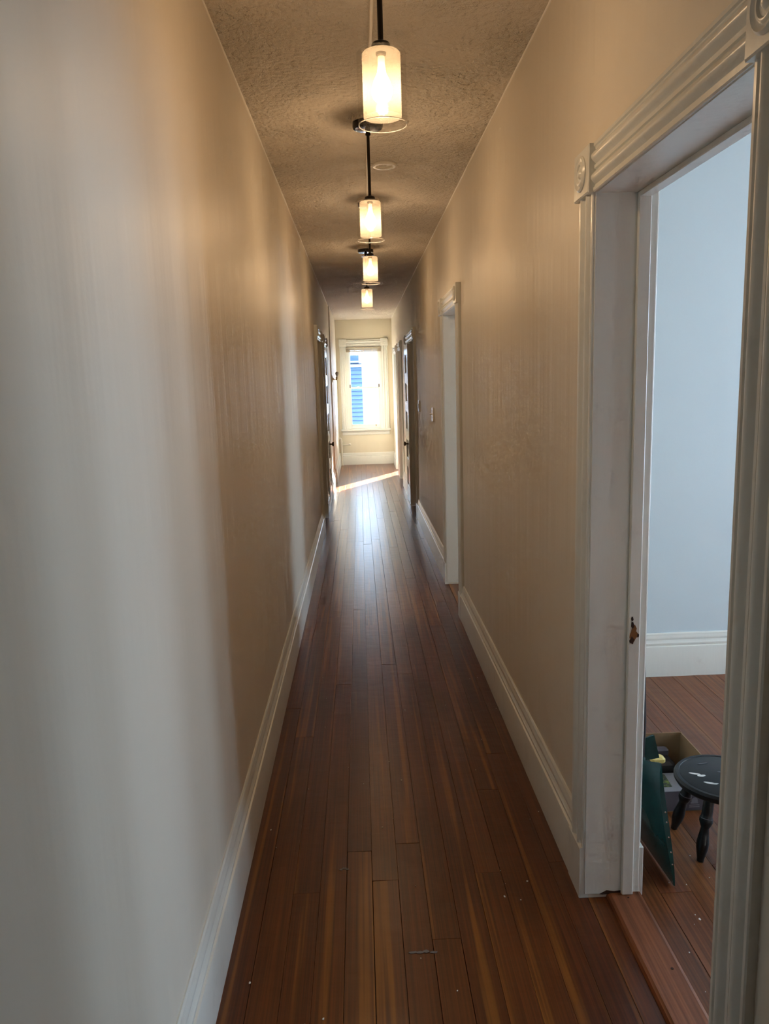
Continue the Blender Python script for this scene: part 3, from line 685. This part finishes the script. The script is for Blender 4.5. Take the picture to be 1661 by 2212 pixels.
# ------------------------------------------------------------------ small marks on the floor
m = MB(); random.seed(21)
spots = []
for _ in range(34): spots.append((random.uniform(-.38, .62), random.uniform(1.6, 4.2)))
for _ in range(26): spots.append((random.uniform(.84, 1.25), random.uniform(1.5, 2.6)))
spots += [(.735, 2.07), (.74, 2.09), (1.70, 3.2), (1.71, 3.17), (.95, 2.02), (.955, 2.0), (.93, 1.98), (.41, 2.27), (-.10, 3.0)]
for (x, y) in spots:
    r = random.choice((.0012, .0016, .002, .003)) if len(spots) else .002
    a = random.uniform(0, 6.28); pts = [(x + math.cos(a + 6.283 * i / 5) * r * random.uniform(.5, 1.5), y + math.sin(a + 6.283 * i / 5) * r * random.uniform(.6, 2.0)) for i in range(5)]
    z = .0005
    m.rings([[(px, py, z) for px, py in pts], [(px, py, z + .0012) for px, py in pts]])
tag(m.build('paint_flakes', 'flake'), 'tiny white paint flakes scattered over the floor boards', 'paint flakes', kind='stuff')
for (x, y, lab) in ((.131, 1.925, 'short grey streak of tape residue on the boards nearest the viewer'), (-.103, 2.315, 'curved grey scuff of tape residue near the left boards')):
    m = MB()
    for k in range(4):
        px = x - .030 + .018 * k + random.uniform(-.003, .003); py = y + random.uniform(-.005, .005)
        if x < 0: px = x - .012 + .007 * k; py = y + .006 * math.sin(k)
        pts = [(px + math.cos(6.283 * i / 8) * (.012 if x > 0 else .006) * random.uniform(.6, 1.2), py + math.sin(6.283 * i / 8) * .006 * random.uniform(.5, 1.2)) for i in range(8)]
        m.rings([[(a, b_, .0004) for a, b_ in pts], [(a, b_, .0009 + .0001 * k) for a, b_ in pts]])
    tag(m.build('tape_residue', 'grey_residue'), lab, 'floor mark')

# ------------------------------------------------------------------ outside
wh = empty('neighbour_house', (0, 19.0, -3.5)); tag(wh, 'bright white clapboard house filling the right of the window view', 'house')
m = MB().box(.10, 3.0, .03, 6, 0, 6.75)
m.build('wall_body', 'white_siding', wh)
m = MB(); z = 0
while z < 6.65:
    m.sweep([(0, 0), (.03, 0), (.012, .125), (0, .125)], (.10, .03, z), (3.0, .03, z), (0, -1, 0), (0, 0, 1)); z += .125
m.build('clapboards', 'white_siding', wh)
MB().box(.09, .20, -.03, .08, 0, 6.75).build('corner_board', 'white_siding', wh)
bh = empty('blue_house', (0, 28.0, -3.5)); tag(bh, 'blue clapboard house seen at the left of the window view', 'house')
MB().box(-5, .14, .03, 5, 0, 5.78).build('wall_body', 'blue_siding', bh)
m = MB(); z = 0
while z < 5.6:
    m.sweep([(0, 0), (.075, 0), (.012, .15), (0, .15)], (-5, .03, z), (.14, .03, z), (0, -1, 0), (0, 0, 1)); z += .15
m.build('clapboards', 'blue_siding', bh)
MB().box(-5, .16, -.12, .1, 5.64, 5.74).box(-5, .16, -.18, .1, 5.80, 5.86).build('cornice', 'pale_trim', bh)
MB().box(-5, .02, .5, 4, 5.8, 6.08).build('upper_roof', 'blue_roof', bh)
tag(MB().box(-40, 40, 15.5, 70, -3.7, -3.5).build('ground', 'ground'), 'yard between the houses below the window', 'ground', kind='structure')
